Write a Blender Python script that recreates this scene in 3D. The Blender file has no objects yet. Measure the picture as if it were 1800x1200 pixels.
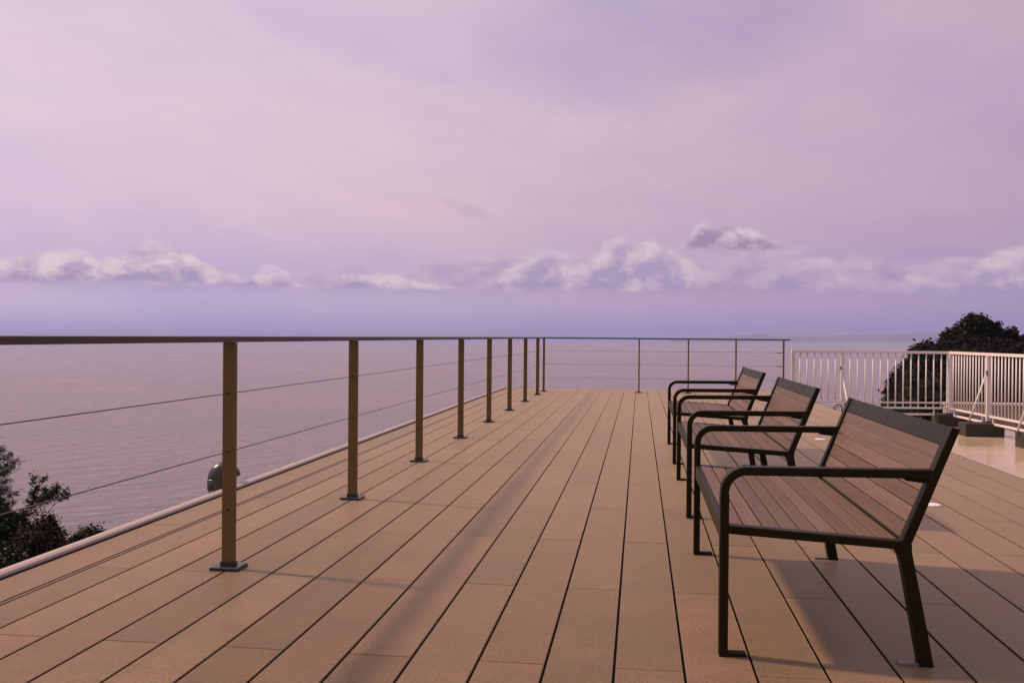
import bpy, bmesh, math, random
import numpy as np
from mathutils import Vector, Matrix, Euler

random.seed(7)
rng = np.random.default_rng(11)
sc = bpy.context.scene
COL = sc.collection
PI = math.pi

# ------------------------------------------------------------------ camera
F = 1668.35                                    # focal length in photo pixels (1800 wide)
EYE = Vector((0.0, 0.0, 1.08))
CR = Vector((0.99102, 0.13341, 0.00872))       # camera right
CU = Vector((-0.00938, 0.00433, 0.99995))      # camera up
CF = Vector((-0.13336, 0.99105, -0.00554))     # camera forward
cam_d = bpy.data.cameras.new('camera')
cam_d.sensor_width = 36.0
cam_d.lens = F / 1800 * 36.0
cam_d.clip_start, cam_d.clip_end = 0.05, 60000
cam = bpy.data.objects.new('camera', cam_d)
COL.objects.link(cam)
cam.matrix_world = Matrix(((CR.x, CU.x, -CF.x, EYE.x), (CR.y, CU.y, -CF.y, EYE.y),
                           (CR.z, CU.z, -CF.z, EYE.z), (0, 0, 0, 1)))
sc.camera = cam
# true level frame (the roof deck is laid with a slight fall for drainage)
LU = (CU - CF * (4.5 / F)).normalized()
LR = CR.normalized()
LF = LU.cross(LR).normalized()
LEVEL = Matrix(((LR.x, LF.x, LU.x), (LR.y, LF.y, LU.y), (LR.z, LF.z, LU.z)))

# ------------------------------------------------------------------ exposure
sc.view_settings.view_transform = 'Standard'
sc.view_settings.look = 'None'
sc.view_settings.exposure = 0.0
sc.view_settings.gamma = 1.0
sc.view_settings.use_curve_mapping = False

# ------------------------------------------------------------------ sun
SUN = Vector((-0.99, 0.20, 1.06)).normalized()
sun_d = bpy.data.lights.new('sun', 'SUN')
sun_d.energy = 4.1
sun_d.color = (1.0, 0.66, 0.53)
sun_d.angle = math.radians(3.8)
sun = bpy.data.objects.new('sun', sun_d)
COL.objects.link(sun)
sun.rotation_euler = (-SUN).to_track_quat('-Z', 'Y').to_euler()
sun.location = (-20, 4, 24)

# ------------------------------------------------------------------ world
world = bpy.data.worlds.new('World')
sc.world = world
world.use_nodes = True
WT = world.node_tree
WT.nodes.clear()


class NX:
    """small wrapper: arithmetic on shader sockets"""
    tree = None

    def __init__(self, s):
        self.s = s

    @classmethod
    def m(cls, op, *a, clamp=False):
        n = cls.tree.nodes.new('ShaderNodeMath')
        n.operation = op
        n.use_clamp = clamp
        for i, v in enumerate(a):
            if isinstance(v, NX):
                cls.tree.links.new(v.s, n.inputs[i])
            else:
                n.inputs[i].default_value = v
        return NX(n.outputs[0])

    def __add__(self, o): return NX.m('ADD', self, o)
    def __radd__(self, o): return NX.m('ADD', o, self)
    def __sub__(self, o): return NX.m('SUBTRACT', self, o)
    def __rsub__(self, o): return NX.m('SUBTRACT', o, self)
    def __mul__(self, o): return NX.m('MULTIPLY', self, o)
    def __rmul__(self, o): return NX.m('MULTIPLY', o, self)
    def __truediv__(self, o): return NX.m('DIVIDE', self, o)


def smooth(x, a, b):
    n = NX.tree.nodes.new('ShaderNodeMapRange')
    n.interpolation_type = 'SMOOTHSTEP'
    NX.tree.links.new(x.s, n.inputs['Value'])
    n.inputs['From Min'].default_value = a
    n.inputs['From Max'].default_value = b
    return NX(n.outputs[0])


def mixc(f, a, b, blend='MIX'):
    n = NX.tree.nodes.new('ShaderNodeMix')
    n.data_type = 'RGBA'
    n.blend_type = blend
    for sock, v in ((n.inputs[0], f), (n.inputs[6], a), (n.inputs[7], b)):
        if isinstance(v, NX):
            NX.tree.links.new(v.s, sock)
        elif isinstance(v, (int, float)):
            sock.default_value = v
        else:
            sock.default_value = (*v, 1)
    return NX(n.outputs[2])


def noise(vec, scale, detail=4.0, rough=0.55, dist=0.0, lac=2.0):
    n = NX.tree.nodes.new('ShaderNodeTexNoise')
    n.inputs['Scale'].default_value = scale
    n.inputs['Detail'].default_value = detail
    n.inputs['Roughness'].default_value = rough
    n.inputs['Distortion'].default_value = dist
    n.inputs['Lacunarity'].default_value = lac
    if vec is not None:
        NX.tree.links.new(vec.s, n.inputs['Vector'])
    return NX(n.outputs['Fac'])


def vecop(op, a, b=None):
    n = NX.tree.nodes.new('ShaderNodeVectorMath')
    n.operation = op
    for i, v in enumerate((a, b)):
        if v is None:
            continue
        if isinstance(v, NX):
            NX.tree.links.new(v.s, n.inputs[i])
        else:
            n.inputs[i].default_value = v
    return NX(n.outputs['Value'] if op == 'DOT_PRODUCT' else n.outputs['Vector'])


def combine(x, y, z):
    n = NX.tree.nodes.new('ShaderNodeCombineXYZ')
    for i, v in enumerate((x, y, z)):
        if isinstance(v, NX):
            NX.tree.links.new(v.s, n.inputs[i])
        else:
            n.inputs[i].default_value = v
    return NX(n.outputs[0])


def ramp(x, pts, interp='LINEAR'):
    n = NX.tree.nodes.new('ShaderNodeValToRGB')
    n.color_ramp.interpolation = interp
    els = n.color_ramp.elements
    while len(els) < len(pts):
        els.new(0.5)
    for e, (p, c) in zip(els, sorted(pts)):
        e.position = p
        e.color = (*c, 1)
    NX.tree.links.new(x.s, n.inputs[0])
    return NX(n.outputs[0])


def curve(x, pts):
    n = NX.tree.nodes.new('ShaderNodeFloatCurve')
    c = n.mapping.curves[0]
    c.points[0].location = pts[0]
    c.points[1].location = pts[-1]
    for p in pts[1:-1]:
        c.points.new(*p)
    for p in c.points:
        p.handle_type = 'AUTO_CLAMPED'
    n.mapping.update()
    NX.tree.links.new(x.s, n.inputs['Value'])
    return NX(n.outputs[0])


def lin(r, g, b):
    return tuple(((v / 255 + 0.055) / 1.055) ** 2.4 if v > 10 else v / 255 / 12.92 for v in (r, g, b))


NX.tree = WT
tc = WT.nodes.new('ShaderNodeTexCoord')
D = NX(tc.outputs['Generated'])
vx, vy, vz = (vecop('DOT_PRODUCT', D, tuple(v)) for v in (LR, LF, LU))
V = combine(vx, vy, vz)
az = NX.m('ARCTAN2', vx, vy)
el = NX.m('ARCSINE', vz) * (180 / PI)                        # degrees above the level horizon
elc = NX.m('MAXIMUM', el, 0.0)
HALF = 0.56
u = NX.m('PINGPONG', az / (2 * HALF) + 0.5, 1.0)


def pxu(x): return min(1, max(0, math.atan((x - 900) / F) / (2 * HALF) + 0.5))
def pye(x, y): return math.degrees(math.atan((596 - y) / math.hypot(F, x - 900))) / 10


# veil of thin high cloud, colour by elevation, a little brighter round the sun's side
veil = ramp(elc / 90.0, [
    (0.000, lin(150, 149, 204)), (0.008, lin(166, 158, 206)), (0.020, lin(183, 167, 204)),
    (0.045, lin(185, 167, 202)), (0.062, lin(196, 175, 200)), (0.085, lin(204, 180, 200)),
    (0.14, lin(205, 183, 201)), (0.20, lin(201, 180, 200)), (0.30, lin(192, 173, 196)), (0.6, lin(184, 168, 186)), (1.0, lin(180, 165, 182))])
cs = vecop('DOT_PRODUCT', D, tuple(SUN))
glow = smooth(cs, -0.35, 1.0)
veil = mixc(1.0, veil, ramp(glow, [(0.0, (0.80, 0.76, 0.83)), (0.30, (1.0, 0.95, 0.98)), (0.5, (1.12, 1.12, 1.08)), (1.0, (1.36, 1.44, 1.36))]), 'MULTIPLY')
# broad soft bands of the high cloud
Vs = vecop('MULTIPLY', V, (1.3, 1.0, 5.0))
Vs = vecop('ADD', Vs, combine(0.0, 0.0, vx * 1.6))
bands = noise(Vs, 1.7, 5.0, 0.5, 0.3)
veil = mixc(1.0, veil, ramp(bands, [(0.30, (0.90, 0.90, 0.99)), (0.5, (1, 1, 1)), (0.70, (1.06, 1.03, 1.0))]), 'MULTIPLY')
gap_x, gap_y = az - math.atan((1180 - 900) / F), el - pye(1180, 20) * 10
gap = smooth(NX.m('POWER', gap_x * 4.4, 2.0) + NX.m('POWER', gap_y * 0.17 - gap_x * 1.0, 2.0) + (noise(V, 5.0, 4.0) - 0.5) * 0.9, 1.0, 0.0)
veil = mixc(gap, veil, mixc(1.0, veil, (0.80, 0.81, 0.93), 'MULTIPLY'))
fine = noise(vecop('MULTIPLY', V, (5, 5, 16)), 2.5, 6.0, 0.6)
veil = mixc(1.0, veil, ramp(fine, [(0.3, (0.97, 0.97, 0.985)), (0.7, (1.03, 1.025, 1.01))]), 'MULTIPLY')


def bank(base, tops, opac, nscale, amp, seed, hard, lit, shade, stretch=1.5, bfade=0.35, lit_depth=1.5):
    """one bank of cumulus along the horizon: flat base, billowing tops"""
    q = vecop('ADD', vecop('MULTIPLY', V, (1, 1, stretch)), (seed, seed * 0.7, seed * 1.3))
    n1 = noise(q, nscale, 9.0, 0.60, 0.2)
    n2 = noise(vecop('ADD', q, (-0.011, 0.0, 0.014)), nscale, 9.0, 0.60, 0.2)
    t = curve(u, [(pxu(x), pye(x, y)) for x, y in tops]) * 10.0
    b = curve(u, [(pxu(x), pye(x, y)) for x, y in base]) * 10.0
    o = curve(u, [(pxu(x), y) for x, y in opac])
    top_d = t + (n1 - 0.5) * amp - el
    base_d = el - b + (n1 - 0.5) * 0.7
    dens = smooth(top_d, 0.0, hard) * smooth(base_d, 0.0, bfade) * o
    h = smooth((el - b) / NX.m('MAXIMUM', t - b, 0.15) + (n1 - 0.5) * 0.5, 0.05, 0.62)
    relief = (n1 - n2) * 3.4
    light = NX.m('ADD', h * 0.42 + smooth(top_d, lit_depth, 0.05) * 0.52 + relief + 0.02, 0.0, clamp=True)
    return dens, mixc(light, shade, lit)


LIT, SHD = lin(229, 211, 219), lin(170, 152, 193)
# faint far haze-bank behind everything
d0, c0 = bank([(0, 520), (900, 525), (1800, 530)], [(0, 440), (300, 455), (560, 455), (800, 440), (1000, 430), (1300, 432), (1600, 440), (1800, 425)],
              [(0, 0.35), (600, 0.55), (1000, 0.7), (1500, 0.75), (1800, 0.7)], 19.0, 3.8, 3.1, 1.1, lin(211, 189, 206), lin(170, 151, 190), 2.4, 0.8)
d1, c1 = bank([(0, 500), (300, 501), (480, 510), (800, 514), (1000, 516), (1250, 518), (1800, 522)],
              [(0, 448), (50, 432), (120, 426), (180, 441), (275, 420), (330, 440), (370, 466), (425, 482), (467, 460), (505, 474), (545, 500), (575, 494),
               (600, 484), (655, 470), (705, 480), (800, 496), (840, 486), (870, 472), (917, 458), (961, 441), (988, 438), (1010, 452), (1040, 441), (1072, 429),
               (1123, 410), (1150, 418), (1190, 430), (1220, 455), (1290, 475), (1340, 462), (1420, 440), (1480, 468), (1560, 488), (1620, 462), (1680, 480),
               (1720, 462), (1765, 424), (1800, 424)],
              [(0, 0.95), (400, 0.95), (530, 0.9), (560, 0.35), (600, 0.9), (760, 0.75), (830, 0.35), (880, 0.62), (1000, 0.70), (1180, 0.66), (1250, 0.38), (1330, 0.30), (1410, 0.48), (1520, 0.28),
               (1620, 0.5), (1690, 0.35), (1765, 0.62), (1800, 0.55)], 28.0, 2.3, 1.0, 0.70, LIT, SHD)
d2, c2 = bank([(0, 440), (1150, 446), (1200, 441), (1350, 444), (1800, 445)],
              [(0, 450), (1150, 450), (1190, 432), (1215, 408), (1238, 389), (1258, 395), (1280, 388), (1305, 391), (1335, 403), (1360, 416), (1400, 424), (1440, 450), (1800, 452)],
              [(0, 0), (1150, 0), (1195, 0.8), (1230, 1), (1330, 1), (1370, 0.7), (1430, 0.0), (1800, 0)], 30.0, 1.1, 8.3, 0.60, lin(222, 204, 217), lin(162, 140, 174), lit_depth=0.75)
# one small dark scrap of cloud
dx, dy = az - math.atan((825 - 900) / F), el - pye(825, 372) * 10
rr = NX.m('POWER', dx * 34.0, 2.0) + NX.m('POWER', dy * 1.9 + dx * 38.0, 2.0)
scrap = smooth(rr + (noise(V, 60.0, 5.0) - 0.5) * 1.6, 1.0, 0.0) * 0.26
skyc = mixc(scrap, veil, lin(172, 150, 180))
skyc = mixc(d0, skyc, c0)
skyc = mixc(d2, skyc, c2)
skyc = mixc(d1, skyc, c1)
nish = WT.nodes.new('ShaderNodeTexSky')
nish.sky_type = 'NISHITA'
nish.sun_disc = False
nish.sun_elevation = math.asin(SUN.z)
nish.sun_rotation = math.atan2(SUN.x, SUN.y)
nish.air_density, nish.dust_density, nish.ozone_density = 1.0, 2.0, 1.0
tinted = mixc(1.0, NX(nish.outputs[0]), (0.9, 0.62, 0.62), 'MULTIPLY')
scaled = vecop('MULTIPLY', skyc, (10.0, 10.0, 10.0))
tot = mixc(0.90, tinted, scaled)
bg = WT.nodes.new('ShaderNodeBackground')
bg.inputs['Strength'].default_value = 0.1
WT.links.new(tot.s, bg.inputs['Color'])
wo = WT.nodes.new('ShaderNodeOutputWorld')
WT.links.new(bg.outputs[0], wo.inputs['Surface'])


# ------------------------------------------------------------------ materials
def new_mat(name):
    m = bpy.data.materials.new(name)
    m.use_nodes = True
    NX.tree = m.node_tree
    b = m.node_tree.nodes['Principled BSDF']
    return m, b


def obj_coord(kind='Object'):
    n = NX.tree.nodes.new('ShaderNodeTexCoord')
    return NX(n.outputs[kind])


def position():
    n = NX.tree.nodes.new('ShaderNodeNewGeometry')
    return NX(n.outputs['Position'])


def obj_random():
    n = NX.tree.nodes.new('ShaderNodeObjectInfo')
    return NX(n.outputs['Random'])


def setin(b, name, v):
    if isinstance(v, NX):
        NX.tree.links.new(v.s, b.inputs[name])
    elif isinstance(v, (int, float)):
        b.inputs[name].default_value = v
    else:
        b.inputs[name].default_value = (*v, 1)


def bump(b, h, strength, dist):
    n = NX.tree.nodes.new('ShaderNodeBump')
    n.inputs['Strength'].default_value = strength
    n.inputs['Distance'].default_value = dist
    NX.tree.links.new(h.s, n.inputs['Height'])
    NX.tree.links.new(n.outputs[0], b.inputs['Normal'])


def plain(name, c, rough=0.5, var=0.12, scale=8.0, metal=0.0, spec=0.5, bmp=0.0):
    m, b = new_mat(name)
    p = position()
    n = noise(p, scale, 5.0, 0.6)
    lo = tuple(v * (1 - var) for v in c)
    hi = tuple(min(1, v * (1 + var)) for v in c)
    setin(b, 'Base Color', ramp(n, [(0.3, lo), (0.7, hi)]))
    setin(b, 'Roughness', n * 0.15 + (rough - 0.075))
    setin(b, 'Metallic', metal)
    setin(b, 'Specular IOR Level', spec)
    if bmp:
        bump(b, noise(p, scale * 12, 4.0, 0.6), bmp, 0.004)
    return m


def deck_mat():
    m, b = new_mat('composite_decking')
    p = position()
    r = obj_random()
    off = vecop('ADD', p, combine(r * 37.0, r * 91.0, 0.0))
    grain = noise(vecop('MULTIPLY', off, (150, 9, 30)), 1.0, 5.0, 0.65)
    speck = noise(vecop('MULTIPLY', off, (1.0, 0.6, 1.0)), 190.0, 4.0, 0.8)
    cloud = noise(off, 2.4, 4.0, 0.55)
    spots = noise(off, 6.5, 3.0, 0.5)
    grit = noise(vecop('MULTIPLY', off, (1.0, 0.55, 1.0)), 75.0, 5.0, 0.75)
    mott = noise(off, 11.0, 4.0, 0.6)
    scuff = noise(vecop('MULTIPLY', p, (1.0, 0.45, 1.0)), 0.9, 5.0, 0.6)
    base = ramp(r, [(0.0, (0.136, 0.093, 0.052)), (0.3, (0.164, 0.117, 0.063)), (0.55, (0.180, 0.115, 0.066)), (0.8, (0.158, 0.105, 0.060)), (1.0, (0.202, 0.140, 0.077))])
    base = mixc(1.0, base, ramp(cloud, [(0.28, (0.86, 0.86, 0.86)), (0.72, (1.13, 1.13, 1.13))]), 'MULTIPLY')
    base = mixc(1.0, base, ramp(grain, [(0.3, (0.92, 0.91, 0.90)), (0.7, (1.07, 1.07, 1.07))]), 'MULTIPLY')
    base = mixc(1.0, base, ramp(speck, [(0.32, (0.74, 0.74, 0.74)), (0.68, (1.26, 1.26, 1.26))]), 'MULTIPLY')
    base = mixc(1.0, base, ramp(grit, [(0.33, (0.80, 0.80, 0.80)), (0.67, (1.20, 1.20, 1.20))]), 'MULTIPLY')
    base = mixc(1.0, base, ramp(mott, [(0.3, (0.91, 0.93, 0.94)), (0.7, (1.09, 1.07, 1.05))]), 'MULTIPLY')
    base = mixc(1.0, base, ramp(scuff, [(0.3, (0.91, 0.92, 0.93)), (0.7, (1.07, 1.06, 1.05))]), 'MULTIPLY')
    base = mixc(smooth(spots, 0.70, 0.80) * 0.22, base, (0.30, 0.25, 0.17))
    setin(b, 'Base Color', base)
    setin(b, 'Roughness', ramp(cloud, [(0.3, (0.40,) * 3), (0.7, (0.52,) * 3)]))
    setin(b, 'Specular IOR Level', 0.08)
    setin(b, 'Sheen Weight', 1.0)
    setin(b, 'Sheen Roughness', 0.27)
    setin(b, 'Sheen Tint', (1.0, 0.79, 0.46))
    bump(b, grain + speck * 0.6, 0.10, 0.0015)
    return m


def slat_mat():
    m, b = new_mat('bench_composite_wood')
    p = obj_coord()
    r = obj_random()
    off = vecop('ADD', p, combine(r * 17.0, r * 41.0, r * 5.0))
    grain = noise(vecop('MULTIPLY', off, (70, 3.0, 70)), 1.0, 6.0, 0.65, 0.4)
    streak = noise(vecop('MULTIPLY', off, (25, 1.2, 25)), 1.0, 4.0, 0.6, 0.8)
    base = ramp(r, [(0.0, (0.108, 0.074, 0.048)), (0.5, (0.130, 0.087, 0.057)), (1.0, (0.162, 0.108, 0.070))])
    base = mixc(1.0, base, ramp(grain, [(0.3, (0.80, 0.78, 0.76)), (0.7, (1.15, 1.16, 1.17))]), 'MULTIPLY')
    base = mixc(1.0, base, ramp(streak, [(0.3, (0.90, 0.90, 0.9)), (0.7, (1.1, 1.1, 1.1))]), 'MULTIPLY')
    setin(b, 'Base Color', base)
    setin(b, 'Roughness', 0.55)
    setin(b, 'Specular IOR Level', 0.25)
    bump(b, grain, 0.3, 0.002)
    return m


def leaf_mat(name, dark, light, spec=0.10, rough=0.5):
    m, b = new_mat(name)
    n = noise(position(), 3.0, 4.0, 0.7)
    g = NX.tree.nodes.new('ShaderNodeNewGeometry')
    rnd = NX(g.outputs['Random Per Island'])
    c = ramp(rnd * 0.8 + n * 0.2, [(0.1, dark), (0.6, tuple(a * 0.6 + c2 * 0.4 for a, c2 in zip(dark, light))), (0.82, light), (0.92, tuple(v * 2.2 for v in light))])
    setin(b, 'Base Color', c)
    setin(b, 'Roughness', rough)
    setin(b, 'Specular IOR Level', spec)
    return m


def sea_mat():
    m, b = new_mat('sea_water')
    p = obj_coord()
    mp = NX.tree.nodes.new('ShaderNodeMapping')
    mp.inputs['Rotation'].default_value = (0, 0, math.radians(-28))
    NX.tree.links.new(p.s, mp.inputs['Vector'])
    q = NX(mp.outputs[0])
    swell = noise(vecop('MULTIPLY', q, (0.060, 0.230, 0.1)), 1.0, 4.0, 0.6, 0.6)
    chop = noise(vecop('MULTIPLY', q, (0.17, 0.60, 0.3)), 1.0, 6.0, 0.66, 0.5)
    rip = noise(vecop('MULTIPLY', q, (0.8, 2.4, 1)), 1.0, 4.0, 0.6)
    gust = noise(vecop('MULTIPLY', q, (0.0016, 0.0052, 1)), 1.0, 4.0, 0.55)
    setin(b, 'Base Color', ramp(gust, [(0.3, (0.292, 0.252, 0.244)), (0.7, (0.344, 0.296, 0.282))]))
    setin(b, 'Roughness', ramp(gust, [(0.3, (0.20,) * 3), (0.7, (0.30,) * 3)]))
    setin(b, 'IOR', 1.40)
    bump(b, swell * 1.7 + chop * 1.0 + rip * 0.08, 1.0, 3.6)
    return m


M = {
    'deck': deck_mat(),
    'slat': slat_mat(),
    'sea': sea_mat(),
    'bench': plain('bench_dark_bronze_paint', (0.0125, 0.0115, 0.0046), 0.45, 0.10, 30, 0, 0.16),
    'post': plain('bronze_anodised_post', (0.132, 0.090, 0.030), 0.42, 0.06, 20, 0, 0.5),
    'rail': plain('dark_bronze_rail', (0.055, 0.042, 0.020), 0.45, 0.06, 20, 0, 0.5),
    'plate': plain('black_base_plate', (0.016, 0.017, 0.018), 0.30, 0.1, 40, 0, 0.6),
    'cable': plain('steel_cable', (0.085, 0.060, 0.042), 0.4, 0.1, 40, 0.2),
    'galv': plain('galvanised_plate', (0.17, 0.155, 0.13), 0.45, 0.2, 60, 0.3),
    'trim': plain('pale_edge_trim', (0.38, 0.32, 0.26), 0.5, 0.08, 5),
    'gap_shade': plain('gap_shade_black', (0.006, 0.005, 0.004), 0.9, 0.1, 10, 0, 0.02),  # shade put in as black colour, for board gaps and deck edge
    'dark': plain('dark_underlay', (0.012, 0.009, 0.008), 0.9, 0.1, 10),
    'white': plain('white_painted_aluminium', (0.70, 0.66, 0.60), 0.45, 0.05, 12),
    'block': plain('weathered_concrete_block', (0.042, 0.039, 0.027), 0.85, 0.25, 9, 0, 0.3, 0.5),
    'wall': plain('rendered_wall', (0.46, 0.40, 0.34), 0.8, 0.1, 3, 0, 0.3, 0.2),
    'parapet': plain('weathered_parapet', (0.40, 0.31, 0.22), 0.8, 0.25, 6, 0, 0.3, 0.3),
    'vent': plain('grey_vent_pipe', (0.030, 0.028, 0.022), 0.32, 0.12, 12, 0, 0.6),
    'disc': plain('white_disc', (0.80, 0.78, 0.78), 0.35, 0.04, 30),
    'bark': plain('bark', (0.045, 0.034, 0.026), 0.9, 0.3, 30, 0, 0.2, 0.5),
    'soil': plain('dark_soil', (0.030, 0.024, 0.016), 0.95, 0.4, 1.5, 0, 0.1),
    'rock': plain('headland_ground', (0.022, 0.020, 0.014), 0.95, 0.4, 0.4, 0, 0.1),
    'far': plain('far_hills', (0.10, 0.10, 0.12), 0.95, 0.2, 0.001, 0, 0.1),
    'leaf': leaf_mat('broad_leaves', (0.012, 0.020, 0.007), (0.062, 0.084, 0.026)),
    'needle': leaf_mat('needle_leaves', (0.012, 0.021, 0.008), (0.050, 0.078, 0.026)),
    'shrub': leaf_mat('shrub_leaves', (0.009, 0.014, 0.006), (0.036, 0.052, 0.016)),
    'twig': leaf_mat('reddish_scrub', (0.016, 0.013, 0.008), (0.060, 0.046, 0.030), 0.06, 0.7),
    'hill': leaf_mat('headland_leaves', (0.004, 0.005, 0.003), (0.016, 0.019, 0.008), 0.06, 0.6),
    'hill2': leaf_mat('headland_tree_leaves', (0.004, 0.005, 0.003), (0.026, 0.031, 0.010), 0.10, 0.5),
}


def roof_mat():
    m, b = new_mat('wet_roof_membrane')
    p = position()
    n = noise(p, 1.3, 4.0, 0.6)
    setin(b, 'Base Color', ramp(n, [(0.3, (0.44, 0.34, 0.215)), (0.7, (0.50, 0.39, 0.25))]))
    setin(b, 'Roughness', ramp(noise(p, 0.8, 4.0, 0.6), [(0.35, (0.12,) * 3), (0.7, (0.30,) * 3)]))
    setin(b, 'Specular IOR Level', 0.4)
    bump(b, noise(p, 14.0, 3.0, 0.5), 0.05, 0.004)
    return m


M['roof'] = roof_mat()
M['bench'].node_tree.nodes['Principled BSDF'].inputs['Specular Tint'].default_value = (1.0, 0.84, 0.36, 1)
M['post'].node_tree.nodes['Principled BSDF'].inputs['Specular Tint'].default_value = (1.0, 0.80, 0.40, 1)


# ------------------------------------------------------------------ mesh helpers
class MB:
    def __init__(s):
        s.v, s.f = [], []

    def add(s, vs, fs):
        o = len(s.v)
        s.v += [tuple(v) for v in vs]
        s.f += [tuple(i + o for i in f) for f in fs]
        return s

    def box(s, x0, x1, y0, y1, z0, z1):
        return s.add([(x0, y0, z0), (x1, y0, z0), (x1, y1, z0), (x0, y1, z0), (x0, y0, z1), (x1, y0, z1), (x1, y1, z1), (x0, y1, z1)],
                     [(0, 3, 2, 1), (4, 5, 6, 7), (0, 1, 5, 4), (1, 2, 6, 5), (2, 3, 7, 6), (3, 0, 4, 7)])

    def cbox(s, x0, x1, y0, y1, z0, z1, c):
        """box with chamfered top edges"""
        return s.add([(x0, y0, z0), (x1, y0, z0), (x1, y1, z0), (x0, y1, z0),
                      (x0, y0, z1 - c), (x1, y0, z1 - c), (x1, y1, z1 - c), (x0, y1, z1 - c),
                      (x0 + c, y0 + c, z1), (x1 - c, y0 + c, z1), (x1 - c, y1 - c, z1), (x0 + c, y1 - c, z1)],
                     [(0, 3, 2, 1), (0, 1, 5, 4), (1, 2, 6, 5), (2, 3, 7, 6), (3, 0, 4, 7),
                      (4, 5, 9, 8), (5, 6, 10, 9), (6, 7, 11, 10), (7, 4, 8, 11), (8, 9, 10, 11)])

    def prism(s, pts, y0, y1):
        """polygon in x-z (counter-clockwise seen from -y) pushed along y"""
        n = len(pts)
        vs = [(x, y0, z) for x, z in pts] + [(x, y1, z) for x, z in pts]
        fs = [tuple(range(n)), tuple(reversed(range(n, 2 * n)))]
        fs += [(i, i + n, (i + 1) % n + n, (i + 1) % n) for i in range(n)]
        return s.add(vs, fs)

    def strip(s, inner, outer, y0, y1):
        """bent flat bar: two matching polylines in x-z pushed along y"""
        return s.prism(list(outer) + list(reversed(inner)), y0, y1)

    def tube(s, pts, r, n=8, cap=True):
        pts = [Vector(p) for p in pts]
        rs = r if isinstance(r, (list, tuple)) else [r] * len(pts)
        vs, fs = [], []
        up = None
        for i, p in enumerate(pts):
            t = (pts[min(i + 1, len(pts) - 1)] - pts[max(i - 1, 0)]).normalized()
            if up is None:
                up = Vector((0, 0, 1)) if abs(t.z) < 0.9 else Vector((1, 0, 0))
            a = t.cross(up).normalized()
            b = a.cross(t).normalized()
            up = b
            vs += [p + (a * math.cos(2 * PI * k / n) + b * math.sin(2 * PI * k / n)) * rs[i] for k in range(n)]
        for i in range(len(pts) - 1):
            for k in range(n):
                fs.append((i * n + k, i * n + (k + 1) % n, (i + 1) * n + (k + 1) % n, (i + 1) * n + k))
        if cap:
            fs.append(tuple(reversed(range(n))))
            fs.append(tuple(range((len(pts) - 1) * n, len(pts) * n)))
        return s.add(vs, fs)

    def build(s, name, mat, parent=None, bevel=0.0, smooth_=False, loc=None):
        me = bpy.data.meshes.new(name)
        me.from_pydata(s.v, [], s.f)
        bm = bmesh.new()
        bm.from_mesh(me)
        bmesh.ops.recalc_face_normals(bm, faces=bm.faces)
        if bevel:
            es = [e for e in bm.edges if len(e.link_faces) == 2 and e.calc_face_angle(0) > 0.6]
            bmesh.ops.bevel(bm, geom=es, offset=bevel, segments=2, affect='EDGES', profile=0.5, clamp_overlap=True)
        bm.to_mesh(me)
        bm.free()
        me.materials.append(M[mat] if isinstance(mat, str) else mat)
        if smooth_:
            me.polygons.foreach_set('use_smooth', [True] * len(me.polygons))
        return link(name, me, parent, loc)


def link(name, me, parent=None, loc=None):
    o = bpy.data.objects.new(name, me)
    COL.objects.link(o)
    if parent:
        o.parent = parent
    if loc:
        o.location = loc
    return o


def thing(name, label, cat, loc=(0, 0, 0), group=None):
    o = bpy.data.objects.new(name, None)
    o.empty_display_size = 0.2
    COL.objects.link(o)
    o.location = loc
    o['label'], o['category'] = label, cat
    if group:
        o['group'] = group
    return o


def tag(o, label, cat, group=None):
    o['label'], o['category'] = label, cat
    if group:
        o['group'] = group
    return o


def copy_tree(root, loc, label):
    r = root.copy()
    COL.objects.link(r)
    r.location = loc
    r['label'] = label

    def rec(src, dst):
        for ch in list(src.children):
            c = ch.copy()
            COL.objects.link(c)
            c.parent = dst
            rec(ch, c)
    rec(root, r)
    return r


def quads_object(name, centres, normals, sizes, mat, parent=None, aspect=0.55):
    """many small leaf faces (bent lozenges), one mesh"""
    n = len(centres)
    c = np.asarray(centres, float)
    nn = np.asarray(normals, float)
    nn /= np.linalg.norm(nn, axis=1)[:, None] + 1e-9
    t = rng.normal(size=(n, 3))
    t -= (t * nn).sum(1)[:, None] * nn
    t /= np.linalg.norm(t, axis=1)[:, None] + 1e-9
    b = np.cross(nn, t)
    s = np.asarray(sizes, float)[:, None]
    v = np.empty((n, 4, 3))
    v[:, 0] = c - t * s
    v[:, 1] = c + b * s * aspect + nn * s * 0.15
    v[:, 2] = c + t * s
    v[:, 3] = c - b * s * aspect + nn * s * 0.15
    me = bpy.data.meshes.new(name)
    me.vertices.add(n * 4)
    me.vertices.foreach_set('co', v.reshape(-1))
    me.loops.add(n * 4)
    me.loops.foreach_set('vertex_index', np.arange(n * 4, dtype=np.int32))
    me.polygons.add(n)
    me.polygons.foreach_set('loop_start', np.arange(n, dtype=np.int32) * 4)
    me.update(calc_edges=True)
    me.validate()
    me.materials.append(M[mat])
    return link(name, me, parent)


# ------------------------------------------------------------------ sea, far hills, haze
SEA_H = 36.0


def level_matrix(h):
    m = LEVEL.to_4x4()
    m.translation = EYE - LU * h
    return m


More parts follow.
